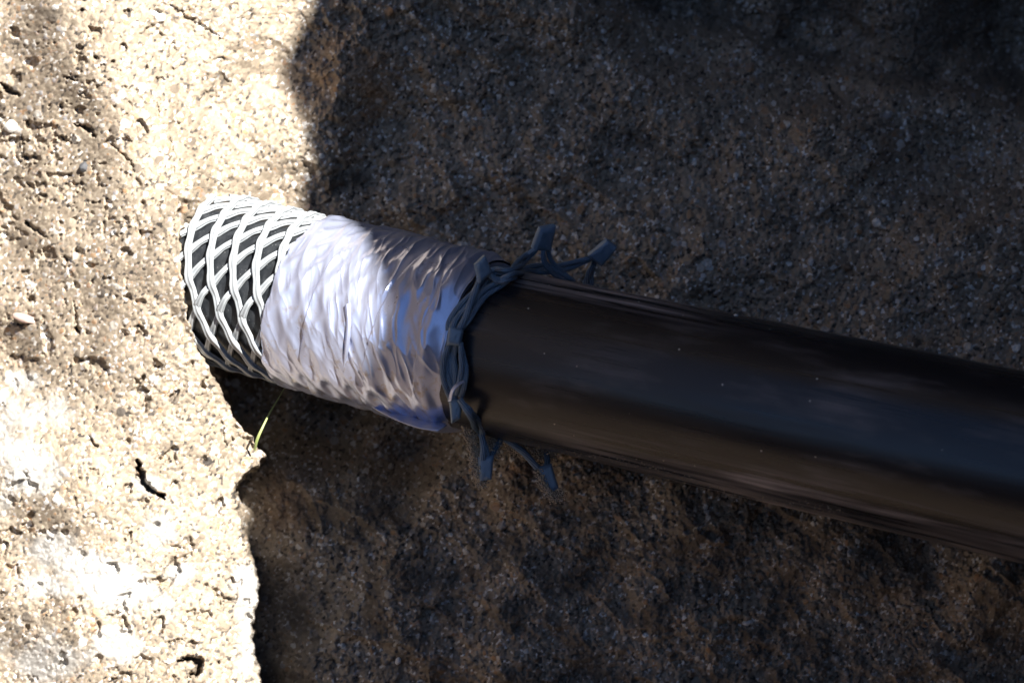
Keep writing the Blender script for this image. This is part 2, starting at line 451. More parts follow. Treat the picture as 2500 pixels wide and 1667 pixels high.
ctl = {}
def build_earth():
    xs = axis_coords(1150, -120, 2620, 6500, 46)
    ys = axis_coords(800, -120, 1790, 5200, 46)
    PX, PY = np.meshgrid(xs, ys)
    # smooth fields on a coarse grid, then interpolated
    cx = np.linspace(xs[0], xs[-1], 0) if False else None
    step = 16
    gx = np.concatenate([xs[xs < -120], np.arange(-120, 2640, step), xs[xs > 2640]])
    gy = np.concatenate([ys[ys < -120], np.arange(-120, 1810, step), ys[ys > 1810]])
    GX, GY = np.meshgrid(gx, gy)
    QX = np.clip(GX, -450, 2900); QY = np.clip(GY, -400, 2050)
    cw = idw(QX, QY, WALL); cb = idw(QX, QY, BANK, 3.4, 95.0)
    def interp(F):
        t = np.empty((len(gy), len(xs)))
        for i in range(len(gy)): t[i] = np.interp(xs, gx, F[i])
        o = np.empty((len(ys), len(xs)))
        for j in range(len(xs)): o[:, j] = np.interp(ys, gy, t[:, j])
        return o
    DW = interp(cw); DB = interp(cb)
    # beyond the frame the far wall leans back and rises, the floor comes forward
    up = np.clip(-PY - 100, 0, None) / 1000.0
    dn = np.clip(PY - 1750, 0, None) / 1000.0
    lf = np.clip(-PX - 150, 0, None) / 1000.0
    DW = DW + 0.05 * up + 0.10 * dn; DB = DB + 0.05 * up + 0.16 * np.minimum(dn, 2.5) + 0.12 * np.minimum(lf, 2.0)
    rg = np.clip(PX - 2600, 0, None) / 1000.0
    DW = DW - 0.22 * np.minimum(rg, 3.0)
    # ragged rim of the near bank
    rx = np.interp(PY, EDGE_Y, EDGE_X)
    f1, f2, _ = worley(PX / 26.0, PY / 26.0, 3)
    f1b, _, _ = worley(PX / 11.0, PY / 11.0, 4)
    ragged = fbm(PX / 60.0, PY / 60.0, 3, 21) * 12 + (0.5 - f1) * 12 + (0.5 - f1b) * 5
    sd = PX - (rx + ragged)
    w_low = sstep(440, 500, PY)
    m = sstep(-4, 9, sd) * w_low + (1 - w_low) * sstep(250, 600, PX)
    rim = np.exp(-np.clip(-sd, 0, None) / 34.0) * w_low * 0.005      # rounding back towards the rim
    D = (DB + rim) * (1 - m) + DW * m
    lit = 1 - m
    # lumps, ledges and holes, metres along the view
    ux, uy = PX / 1000.0, PY / 1000.0
    calm = 1 - (1 - sstep(650, 820, PX)) * 0.62
    calm = calm * (1 - 0.72 * (1 - sstep(330, 470, PX)) * (1 - sstep(800, 950, PY)))
    D += fbm(ux * 4.5, uy * 4.5, 4, 5) * 0.016 * calm
    D += fbm(ux * 14, uy * 14, 4, 8) * 0.0065 * calm
    rd = 1 - np.abs(fbm(ux * 6 + uy * 2, uy * 9 - ux * 4.0, 4, 33))
    D += -(rd ** 3) * 0.010 * m * calm
    c1, c2, cr = worley(ux * 30 + fbm(ux * 20, uy * 20, 2, 2) * 0.6, uy * 30 + fbm(ux * 20, uy * 20, 2, 3) * 0.6, 12)
    D += -(cr - 0.5) * 0.0042 * sstep(0.0, 0.25, c2 - c1) * 0.8 * calm * calm
    # the ledge running down to the right over the far wall
    ly = 60 + (PX - 1500) * 0.24 + fbm(ux * 9, uy * 3, 3, 60) * 26
    D += sstep(0, 60, ly - PY) * 0.045 * sstep(1250, 1600, PX) * m
    # crumbly pits in the dry bank
    pit = fbm(ux * 26 + 4, uy * 26, 4, 71)
    D += sstep(0.34, 0.52, pit) * 0.006 * (0.4 + 0.6 * lit)
    # cracks: (points, width, depth)
    cracks = [([(335, 1120), (342, 1150), (350, 1175), (372, 1200), (405, 1215)], 9, 0.03),
              ([(215, 1062), (232, 1085), (238, 1090)], 6, 0.012),
              ([(435, 1612), (470, 1606), (490, 1616), (482, 1640), (462, 1650)], 8, 0.03),
              ([(0, 205), (20, 222), (45, 232)], 7, 0.02), ([(180, 300), (200, 312), (225, 320), (232, 335)], 6, 0.015),
              ([(270, 350), (300, 378), (322, 398), (330, 425)], 4, 0.01), ([(52, 330), (56, 380), (75, 395)], 3.5, 0.01),
              ([(165, 188), (180, 200)], 5, 0.012), ([(60, 540), (85, 560), (120, 585)], 5, 0.014), ([(150, 625), (180, 640)], 4, 0.01),
              ([(180, 735), (188, 800), (195, 815)], 4, 0.012), ([(40, 790), (62, 796)], 5, 0.012), ([(410, 10), (450, 40), (480, 55), (520, 80), (550, 100)], 5, 0.006),
              ([(385, 250), (388, 285)], 4, 0.006), ([(415, 335), (420, 370)], 4, 0.006), ([(475, 420), (520, 440), (545, 455)], 5, 0.006),
              ([(400, 1570), (430, 1563), (460, 1560)], 4, 0.008), ([(535, 1010), (545, 1060), (552, 1090)], 5, 0.006)]
    for pts, wd, dp in cracks:
        best = np.full(PX.shape, 1e3)
        x0 = min(p[0] for p in pts) - 40; x1 = max(p[0] for p in pts) + 40
        y0 = min(p[1] for p in pts) - 40; y1 = max(p[1] for p in pts) + 40
        si = slice(*np.searchsorted(ys, (y0, y1))); sj = slice(*np.searchsorted(xs, (x0, x1)))
        X = PX[si, sj]; Y = PY[si, sj]
        X = X + fbm(X / 9, Y / 9, 3, 91) * 7; Y = Y + fbm(X / 9, Y / 9, 3, 95) * 7
        b = np.full(X.shape, 1e3); ns = len(pts) - 1
        for q_, ((ax, ay), (bx, by)) in enumerate(zip(pts[:-1], pts[1:])):
            dx, dy = bx - ax, by - ay
            t = np.clip(((X - ax) * dx + (Y - ay) * dy) / (dx * dx + dy * dy), 0, 1)
            b = np.minimum(b, np.hypot(X - ax - t * dx, Y - ay - t * dy) / (0.18 + 0.82 * np.sin(math.pi * np.clip((q_ + t) / ns, 0.02, 0.98)) ** 0.7))
        wd = wd * (0.95 if dp > 0.02 else 0.8)
        D[si, sj] += dp * (0.8 if dp > 0.02 else 0.6) * (1 - sstep(wd * 0.1, wd * 1.5, b))
    # the bank closes round the sleeve where it enters
    rr = ray(PX, PY)
    dd = rr - SA * (rr @ SA)[..., None]; oo = -S0 + SA * (S0 @ SA)
    tt = -0.24
    for _ in range(4):
        rad = srad(tt) + 0.004
        A_ = np.sum(dd * dd, -1); B_ = 2 * (dd @ oo); C_ = oo @ oo - rad ** 2
        disc = B_ * B_ - 4 * A_ * C_
        kk = (-B_ - np.sqrt(np.clip(disc, 0, None))) / (2 * A_)
        tt = (rr * kk[..., None] - S0) @ SA
    cover = sstep(-1e-4, 2.5e-3, disc) * (1 - m) * sstep(T_END - 0.03, T_END - 0.008, tt) * sstep(470, 500, PY + 0 * PX)
    D = np.where(cover > 0.001, np.minimum(D, D * (1 - cover) + (kk - 0.004) * cover), D)
    # grains: three sizes of rounded bumps that stand proud
    scale = D / 1.4
    g1, g2, gid = worley(PX / 6.8, PY / 6.8, 101)
    h1 = np.sqrt(np.clip(0.62 - g1 * g1, 0, None)) 
    k1, k2, kid = worley(PX / 17.0, PY / 17.0, 131)
    big = (kid > 0.62)
    h2 = np.where(big, np.sqrt(np.clip(0.20 - k1 * k1, 0, None)), 0)
    l1, l2, lid = worley(PX / 33.0, PY / 33.0, 151)
    huge = (lid > 0.90)
    h3 = np.where(huge, np.sqrt(np.clip(0.13 - l1 * l1, 0, None)), 0)
    infr = ((PX > -140) & (PX < 2640) & (PY > -140) & (PY < 1810)).astype(float)
    amp = 0.45 + 0.15 * np.exp(-((PX - 120) / 230) ** 2) + 1.0 * sstep(650, 820, PX)
    # little voids between the grains, in loose clusters
    vd = fbm(ux * 75, uy * 75, 3, 640) + 0.5 * fbm(ux * 9, uy * 9, 2, 650)
    dry = np.exp(-((PX - 120) / 230) ** 2 - ((PY - 430) / 420) ** 2)
    D += infr * sstep(0.36, 0.62, vd) * 0.0042 * np.maximum(0.28 + 0.8 * dry, sstep(650, 820, PX) * 0.6)
    D -= infr * amp * (h1 * 0.0013 * (0.4 + gid) + h2 * 0.0030 + h3 * 0.0048)
    P = at(PX, PY, D)
    # per-grain colour index and stains
    gr = gid.copy()
    gr = np.where(h2 > 0.08, 0.25 + 0.75 * hash2(np.floor(kid * 9999), np.floor(kid * 777), 5), gr)
    gr = np.where(h3 > 0.05, 0.05 + 0.95 * hash2(np.floor(lid * 9999), np.floor(lid * 777), 6), gr)
    # darker and lighter grains in loose drifts
    gr = np.clip(0.5 + (gr - 0.5) * 0.80 + (gr - 0.5) ** 3 * 0.9 + fbm(ux * 18, uy * 18, 4, 200) * 0.12, 0, 1)
    gr = np.where(hash2(np.floor(gid * 99991), np.floor(gid * 7919), 77) > 0.965, 0.98, gr)
    def blob(cx, cy, rx_, ry_, ang=0.0):
        c, s = math.cos(ang), math.sin(ang)
        X = (PX - cx) * c + (PY - cy) * s; Y = -(PX - cx) * s + (PY - cy) * c
        return np.exp(-((X / rx_) ** 2 + (Y / ry_) ** 2))
    nz = fbm(ux * 12, uy * 12, 5, 300, 0.62)
    st = 0
    for b_ in [(70, 1010, 110, 60, -0.2), (60, 1140, 90, 110, 0.3), (400, 1290, 65, 48, 0.4), (230, 1400, 160, 70, 0.35), (300, 1460, 110, 60, 0.0),
               (130, 1330, 60, 60, 0), (270, 1560, 60, 50, 0), (600, 1500, 40, 160, 0), (120, 1430, 90, 40, 0.2), (140, 1600, 120, 60, 0), (370, 1180, 50, 30, 0),
               (440, 1400, 50, 30, 0), (60, 930, 60, 30, 0.0)]:
        st = np.maximum(st, blob(*b_))
    st = sstep(0.30, 0.95, st + nz * 0.70) * lit * 0.85
    bs = np.maximum(blob(1055, 568, 26, 30), 0.8 * blob(1090, 600, 22, 18))
    bs = np.maximum(bs, blob(752, 330, 16, 9)); bs = np.maximum(bs, 0.8 * blob(1340, 95, 18, 10, -0.6))
    st = np.maximum(st, sstep(0.45, 0.7, bs + nz * 0.25) * 0.6)
    ru = np.maximum(blob(860, 190, 130, 170) * 0.8, blob(700, 1240, 90, 140) * 0.7)
    ru = np.maximum(ru, blob(1260, 1140, 40, 30)); ru = np.maximum(ru, blob(980, 1090, 160, 90) * 0.6)
    ru = np.clip(sstep(0.15, 1.0, ru * (1 + nz * 0.9)) * 0.50, 0, 1)
    dm = np.maximum(blob(840, 440, 75, 35, -0.2) * 0.9, blob(1080, 1500, 60, 60) * 0.8)  # dark blotches, with shaded pockets of the lower ground painted in
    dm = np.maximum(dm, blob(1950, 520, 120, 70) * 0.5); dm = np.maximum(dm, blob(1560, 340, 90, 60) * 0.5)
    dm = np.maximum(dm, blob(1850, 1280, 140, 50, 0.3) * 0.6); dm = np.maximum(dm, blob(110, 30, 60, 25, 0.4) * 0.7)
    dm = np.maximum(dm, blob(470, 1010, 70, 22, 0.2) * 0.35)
    dm = np.maximum(dm, sstep(-10, 60, ly - PY) * sstep(1150, 1600, PX) * 0.55)  # colour darkened above the ledge to deepen the shade of that corner
    dm = np.maximum(dm, (0.42 + 0.25 * nz) * sstep(1020, 1250, PY) * m)  # lower ground beyond the rim painted darker, shade put into its colour
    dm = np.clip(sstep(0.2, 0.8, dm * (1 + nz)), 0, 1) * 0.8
    faces = grid_faces(len(ys), len(xs))[:, ::-1]
    o = mesh_obj('trench_ground', to_world(P.reshape(-1, 3)), faces, M_SAND)
    attr(o, 'grain', gr); attr(o, 'stain', st); attr(o, 'rust', ru); attr(o, 'damp_shade', dm)
    tag(o, 'crumbly sandy trench sides, sunlit at the left and shaded behind the pipe', kind='structure')
    ctl.update(xs=xs, ys=ys, D=D)
    return o

earth = build_earth()

def depth_at(px, py):
    i = np.clip(np.searchsorted(ctl['ys'], py), 0, len(ctl['ys']) - 1); j = np.clip(np.searchsorted(ctl['xs'], px), 0, len(ctl['xs']) - 1)
    return ctl['D'][i, j]

# ------------------------------------------------------------------ black pipe
def build_pipe():
    n, mth = 420, 160
    t = np.linspace(-0.06, 1.15, n); th = np.linspace(0, 2 * math.pi, mth, endpoint=False)
    T, TH = np.meshgrid(t, th, indexing='ij')
    dr = fbm(T * 8, TH * 1.2, 3, 77) * 0.0004
    P = pipe_pt(T, TH, dr)
    W = to_world(P.reshape(-1, 3))
    # object axes along the pipe, so that its scratches run with it
    xw = RC @ PA; yw = RC @ PE1; zw = np.cross(xw, yw)
    O = to_world(P1)
    Mx = Matrix(((xw[0], yw[0], zw[0], O[0]), (xw[1], yw[1], zw[1], O[1]), (xw[2], yw[2], zw[2], O[2]), (0, 0, 0, 1)))
    L = (W - O) @ np.stack([xw, yw, zw], 1)
    o = mesh_obj('black_pipe', L, grid_faces(n, mth, True), M_PIPE)
    o.matrix_world = Mx
    thd = (np.degrees(TH) + 180) % 360 - 180
    rub = sstep(-34, -46, thd) * sstep(0.02, 0.10, T) * (0.35 + 0.65 * sstep(-0.2, 0.3, fbm(T * 14, thd / 16, 3, 61)))
    rub = np.maximum(rub, 0.8 * sstep(44, 62, thd) * sstep(-0.02, 0.02, T) * (1 - sstep(0.08, 0.2, T)))
    rub = np.clip(rub, 0, 1); 
    attr(o, 'rub', rub)
    tag(o, 'thick black plastic pipe with dusty scuffed surface, crossing the shaded trench', 'pipe')
    return o
build_pipe()

# ------------------------------------------------------------------ net sleeve
THG = np.radians(np.linspace(-180, 180, 721))
deg = np.degrees(THG)
KA = np.interp(deg, [-180, -60, -20, 0, 39, 60, 180], [0.50, 0.50, 0.46, 0.40, 0.20, 0.15, 0.15])
KB = np.interp(deg, [-180, -60, -19, 13, 45, 65, 180], [0.50, 0.48, 0.42, 0.70, 0.85, 0.9, 0.8])
dth = THG[1] - THG[0]
FA = -np.cumsum(KA) * dth; FA -= np.interp(0, THG, FA)
FB = np.cumsum(KB) * dth; FB -= np.interp(0, THG, FB)
def fA(th): return np.interp(th, THG, FA) * 0.0615
def fB(th): return np.interp(th, THG, FB) * 0.0615
tA, thA = hit_sleeve(514, 612, 0.003); A0 = tA - fA(thA)
tA2, thA2 = hit_sleeve(571.5, 612, 0.003); SPC = (tA2 - fA(thA2)) - A0
tB, thB = hit_sleeve(551, 595, 0.003); B0 = tB - fB(thB)
T_L, TH_L = hit_sleeve(636, 790, 0.004)          # left edge of the tape
def tape_left(th):
    return T_L + 0.006 * np.sin(th - TH_L) * (np.sin(th) > -1) + 0.0015 * fbm(th * 9, th * 0 + 1.3, 3, 44)

def tube(pts, rad, name, mat, parent, seg=16, ridges=5, twist=260.0, flat=1.0, nrm=None, depth=0.16, phase=0.0, caps=True):
    """a twisted, ridged strand along camera-frame points; rad may vary; flat squashes it along nrm"""
    pts = np.asarray(pts, float); n = len(pts)
    rad = np.broadcast_to(np.asarray(rad, float), (n,))
    tan = np.gradient(pts, axis=0); tan /= np.linalg.norm(tan, axis=1)[:, None] + 1e-12
    if nrm is None: nrm = np.tile(np.array([0.05, 0.1, 1.0]), (n, 1))
    nn = nrm - tan * np.sum(nrm * tan, 1)[:, None]; nn /= np.linalg.norm(nn, axis=1)[:, None] + 1e-12
    bb = np.cross(tan, nn)
    s = np.concatenate([[0], np.cumsum(np.linalg.norm(np.diff(pts, axis=0), axis=1))])
    ph = np.linspace(0, 2 * math.pi, seg, endpoint=False)
    PH, S = np.meshgrid(ph, s)
    wave = np.cos(ridges * PH + twist * S + phase)
    rr = rad[:, None] * (1 + depth * (wave * 0.5 - 0.5) + 0.05 * fbm(PH * 1.3, S * 260, 2, 6))
    V = pts[:, None, :] + rr[..., None] * (np.cos(PH)[..., None] * nn[:, None, :] * flat + np.sin(PH)[..., None] * bb[:, None, :])
    f = grid_faces(n, seg, True)
    o = mesh_obj(name, to_world(V.reshape(-1, 3)), f, mat)
    if caps:
        pass
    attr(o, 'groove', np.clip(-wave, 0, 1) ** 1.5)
    if parent: adopt(o, parent)
    return o

def smooth_path(P, n):
    """Catmull-Rom through the points"""
    P = np.asarray(P, float)
    P = np.vstack([2 * P[0] - P[1], P, 2 * P[-1] - P[-2]])
    m = len(P) - 3; out = []
    for u in np.linspace(0, m - 1e-6, n):
        i = int(u); t = u - i
        a, b, c, d = P[i:i + 4]
        out.append(0.5 * (2 * b + (c - a) * t + (2 * a - 5 * b + 4 * c - d) * t * t + (3 * b - a - 3 * c + d) * t ** 3))
    return np.array(out)

mesh_sleeve = empty('net_sleeve', to_world(S0 - 0.06 * SA - 0.06 * SE2))
tag(mesh_sleeve, 'pale plastic net sleeve over the black pipe where it leaves the sunlit bank', 'net sleeve')

def build_sleeve():
    n, mth = 200, 128
    t = np.linspace(T_END, -0.003, n); th = np.linspace(0, 2 * math.pi, mth, endpoint=False)
    T, TH = np.meshgrid(t, th, indexing='ij')
    P = sleeve(T, TH, -0.0016 + fbm(T * 60, TH * 3, 3, 19) * 0.0009)
    o = mesh_obj('liner', to_world(P.reshape(-1, 3)), grid_faces(n, mth, True), M_LINER)
    adopt(o, mesh_sleeve)
    # strands, two crossing families
    for fam in (0, 1):
        f = fA if fam == 0 else fB
        base = A0 if fam == 0 else B0
        for k in range(-17, 22):
            th = np.radians(np.linspace(-150, 150, 420))
            tt = base + k * SPC + f(th)
            tt = tt + 0.0007 * fbm(th * 2.3 + k * 5.1, th * 0 + k * 1.7, 2, 14 + fam)
            lim = tape_left(th) + 0.012
            ok = (tt > T_END) & (tt < lim)
            if ok.sum() < 12: continue
            # contiguous run
            idx = np.where(ok)[0]
            runs = np.split(idx, np.where(np.diff(idx) > 1)[0] + 1)
            for rn in runs:
                if len(rn) < 12: continue
                a, b = th[rn], tt[rn]
                # which family lies on top changes round the pipe
                top = 1 - sstep(R(-26), R(-19), a) * (1 - sstep(R(-12), R(-5), a))
                lift = (0.0008 + 0.0016 * top) if fam == 0 else (0.0008 + 0.0019 * (1 - top))
                # dips and rises at the crossings
                of = fB if fam == 0 else fA; ob = B0 if fam == 0 else A0
                ph = ((b - of(a) - ob) / SPC) * 2 * math.pi
                lift = lift + 0.0005 * np.cos(ph) * (1 if fam == 0 else -1)
                pts = sleeve(b, a, lift)
                nr = np.cos(a)[:, None] * SE1 + np.sin(a)[:, None] * SE2
                wid = (0.00275 if fam == 0 else 0.0026) * (1 + 0.10 * np.cos(ph))
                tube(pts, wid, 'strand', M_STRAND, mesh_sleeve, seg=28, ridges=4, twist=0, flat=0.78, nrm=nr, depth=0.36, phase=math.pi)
build_sleeve()

# ------------------------------------------------------------------ silver tape
def fam_dist(T, TH, f, base, k):
    u = (T - f(TH) - base) / SPC
    u = (u + 0.5) % 1.0 - 0.5
    return np.abs(u) * SPC / np.sqrt(1 + k * k)

def tape_height(T, TH):
    ka = np.interp(np.degrees(TH), deg, KA); kb = np.interp(np.degrees(TH), deg, KB)
    da = fam_dist(T, TH, fA, A0, ka); db = fam_dist(T, TH, fB, B0, kb)
    wa = np.exp(-(da / 0.0040) ** 2); wb = np.exp(-(db / 0.0040) ** 2)
    br = 1 - (1 - wa) * (1 - wb * 0.8)
    fade = 1 - 0.72 * sstep(-0.095, -0.04, T) * (1 - sstep(-0.5, -0.9, TH))
    h = 0.0030 + 0.0021 * br * fade
    # taut folds following the strands, sharper creases between them
    q = T - 1.1 * fA(TH)
    fold = 1 - np.abs(fbm(q * 85 + 3, TH * 1.8, 3, 401, 0.5)) * 2.2
    h += np.clip(fold, 0, 1) ** 2 * 0.00055
    q2 = T - 0.7 * fA(TH)
    h += (1 - np.abs(fbm(q2 * 90, TH * 1.3 + 7, 3, 409))) ** 5 * 0.0012 * sstep(-0.13, -0.04, T)
    h += fbm(T * 30, TH * 3, 2, 411) * 0.0007
    # overlapping turns
    for c, sl, stp in ((-0.098, 0.006, 0.0010), (-0.048, 0.010, 0.0008), (-0.014, 0.004, 0.0009)):
        h += stp * sstep(-0.0006, 0.0006, T - c - sl * TH - 0.0012 * fbm(TH * 5, TH * 0 + c * 50, 2, 8))
    return h

silver = empty('silver_tape_wrap', to_world(S0 - 0.06 * SA + 0.062 * SE1))
tag(silver, 'wrinkled silver grey tape wound round the net sleeve, half in sun', 'tape')
def build_tape():
    n, mth = 560, 760
    th = np.linspace(-math.pi, math.pi, mth, endpoint=False)
    u = np.linspace(0, 1, n)
    U, TH = np.meshgrid(u, th, indexing='ij')
    tl = tape_left(TH)
    tr = 0.002 + 0.0018 * fbm(TH * 4, TH * 0 + 3.3, 3, 51)
    T = tl + (tr - tl) * U
    h = tape_height(T, TH)
    e = np.minimum(U, 1 - U) * n
    h = h - 0.0018 * (1 - sstep(0, 7, e))
    h = h * (1 - 0.65 * sstep(-0.010, 0.001, T))
    P = sleeve(T, TH, h)
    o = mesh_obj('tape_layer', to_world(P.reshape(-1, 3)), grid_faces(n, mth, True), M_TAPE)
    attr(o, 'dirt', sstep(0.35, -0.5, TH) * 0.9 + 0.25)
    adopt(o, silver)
    # inner skirt gives the sheet its thickness at the right-hand end
    th2 = th; k = np.linspace(0, 1, 5)
    K, TH2 = np.meshgrid(k, th2, indexing='ij')
    T2 = (0.002 + 0.0018 * fbm(TH2 * 4, TH2 * 0 + 3.3, 3, 51))
    P2_ = sleeve(T2 - 0.0004 * K, TH2, 0.0006 - K * 0.0030)
    o2 = mesh_obj('tape_edge', to_world(P2_.reshape(-1, 3)), grid_faces(5, mth, True), M_TAPE)
    attr(o2, 'dirt', np.full(K.shape, 0.3)); adopt(o2, silver)
build_tape()

def sheet(name, rows, mat, parent, thick=0.0004, sub=10):
    """a thin solid sheet through a coarse net of camera-frame points"""
    rows = [smooth_path(r, 28) for r in rows]
    A = np.array(rows)                                   # r x 28 x 3
    B = np.stack([smooth_path(A[:, j], sub) for j in range(A.shape[1])], 1)
    nr, nc = B.shape[:2]
    du = np.gradient(B, axis=0); dv = np.gradient(B, axis=1)
    nn = np.cross(du, dv); nn /= np.linalg.norm(nn, axis=2)[..., None] + 1e-12
    V = np.concatenate([(B + nn * thick / 2).reshape(-1, 3), (B - nn * thick / 2).reshape(-1, 3)])
    f = grid_faces(nr, nc); off = nr * nc
    fs = f.tolist() + (f[:, ::-1] + off).tolist()
    ring = [j for j in range(nc)] + [i * nc + nc - 1 for i in range(1, nr)] + [(nr - 1) * nc + j for j in range(nc - 2, -1, -1)] + [i * nc for i in range(nr - 2, 0, -1)]
    for a, b in zip(ring, ring[1:] + ring[:1]): fs.append([a, a + off, b + off, b])
    o = mesh_obj(name, to_world(V), fs, mat)
    attr(o, 'dirt', np.full(len(V), 0.2)); attr(o, 'groove', np.zeros(len(V)))
    if parent: adopt(o, parent)
    return o

def spt(px, py, dr):                                     # point over the sleeve surface
    t, th = hit_sleeve(px, py, dr); return sleeve(t, th, dr)
# loose tape end hanging at the lower right and the lifted corner in the middle
zb = pipe_depth(1000)
sheet('tape_flap', [[at(905, 984, 1.322), at(960, 1000, 1.312), at(1020, 1018, 1.300), at(1088, 1032, 1.292)],
                    [at(903, 990, 1.316), at(958, 1012, 1.303), at(1015, 1034, 1.290), at(1090, 1040, 1.283)],
                    [at(905, 991, 1.314), at(960, 1022, 1.298), at(1020, 1044, 1.284), at(1068, 1052, 1.279)]], M_TAPE, silver)
sheet('tape_fold', [[spt(841, 748, 0.005), spt(845, 790, 0.0055), spt(841, 850, 0.0055), spt(836, 905, 0.005)],
                    [spt(846, 742, 0.0085), spt(849, 790, 0.0075), spt(844, 850, 0.0070), spt(838, 908, 0.006)],
                    [spt(856, 738, 0.0060), spt(858, 790, 0.0056), spt(852, 850, 0.0054), spt(842, 908, 0.005)]], M_TAPE, silver)

# ------------------------------------------------------------------ braided collar ends of the sleeve
def cp(px, py, lift=0.006, d=None):
    if d is not None: return at(px, py, d)
    return hit_pipe(px, py, lift)
def strand_path(pts, r=0.0026, n=110, name='collar_strand', double=True):
    P = smooth_path(pts, n)
    if double:
        tan = np.gradient(P, axis=0); tan /= np.linalg.norm(tan, axis=1)[:, None]
        nn = np.tile(np.array([0.1, 0.2, 1.0]), (n, 1)); nn -= tan * np.sum(nn * tan, 1)[:, None]; nn /= np.linalg.norm(nn, axis=1)[:, None]
        bb = np.cross(tan, nn)
        s = np.concatenate([[0], np.cumsum(np.linalg.norm(np.diff(P, axis=0), axis=1))])
        for sg in (0, math.pi):
            off = r * 0.60
            Q = P + off * (np.cos(s * 60 + sg)[:, None] * nn + np.sin(s * 60 + sg)[:, None] * bb)
            tube(Q, r * 0.60, name, M_STRAND_SHADED, mesh_sleeve, seg=40, ridges=8, twist=700, depth=0.28)
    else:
        tube(P, r * 0.74, name, M_STRAND_SHADED, mesh_sleeve, seg=40, ridges=9, twist=600, depth=0.24)

C = cp
strand_path([C(1170, 686, .012), C(1150, 735, .010), C(1136, 775, .008), C(1118, 808, .006)], 0.0028, double=False)
strand_path([C(1190, 668, .011), C(1216, 684, .007), C(1246, 676, .005), C(1285, 660, .004, 1.322), C(1330, 652, d=1.338)], 0.0030)
strand_path([C(1309, 608, d=1.316), C(1280, 632, d=1.312), C(1246, 662, .006), C(1205, 664, .006), C(1178, 694, .004), C(1144, 742, .004), C(1118, 776, .004), C(1106, 806, .004)], 0.0031)
strand_path([C(1325, 608, d=1.318), C(1330, 640, d=1.322), C(1350, 662, d=1.328), C(1388, 686, d=1.338)], 0.0027)
strand_path([C(1336, 606, d=1.320), C(1346, 636, d=1.326), C(1368, 660, d=1.332), C(1402, 688, d=1.345)], 0.0022, double=False)
strand_path([C(1440, 632, d=1.352), C(1396, 647, d=1.345), C(1345, 659, d=1.334), C(1294, 666, d=1.322), C(1254, 672, .006), C(1218, 694, .004), C(1184, 716, .003), C(1160, 748, .003), C(1142, 784, .003), C(1122, 806, .003)], 0.0029)
strand_path([C(1450, 642, d=1.356), C(1440, 668, d=1.362), C(1436, 700, d=1.368), C(1436, 730, d=1.372)], 0.0034)
strand_path([C(1178, 676, .006), C(1160, 716, .004), C(1126, 752, .004), C(1102, 786, .004), C(1098, 806, .004)], 0.0030)
# below the first knot
strand_path([C(1098, 838, .006), C(1088, 872, .006), C(1086, 905, .006), C(1092, 936, .006), C(1102, 962, .006), C(1108, 985, .006)], 0.0030)
strand_path([C(1112, 838, .006), C(1108, 872, .003), C(1112, 905, .003), C(1112, 940, .004), C(1108, 975, .005)], 0.0027, double=False)
strand_path([C(1124, 836, .006), C(1128, 866, .005), C(1132, 900, .005), C(1128, 935, .006), C(1120, 966, .006)], 0.0029)
strand_path([C(1092, 846, .003), C(1102, 880, .003), C(1104, 920, .003), C(1114, 960, .003)], 0.0024, double=False)
# below the second knot
strand_path([C(1122, 975, .008), C(1150, 1012, .010), C(1172, 1052, .010, 1.288), C(1182, 1090, d=1.286), C(1184, 1122, d=1.286)], 0.0034)
strand_path([C(1196, 1116, d=1.290), C(1210, 1094, d=1.296), C(1222, 1072, d=1.300), C(1216, 1052, d=1.302)], 0.0026, double=False)
strand_path([C(1214, 1058, d=1.302), C(1246, 1080, d=1.303), C(1280, 1106, d=1.304), C(1312, 1142, d=1.306)], 0.0030, double=False)
strand_path([C(1330, 1096, d=1.318), C(1336, 1120, d=1.312), C(1334, 1146, d=1.308)], 0.0027, double=False)

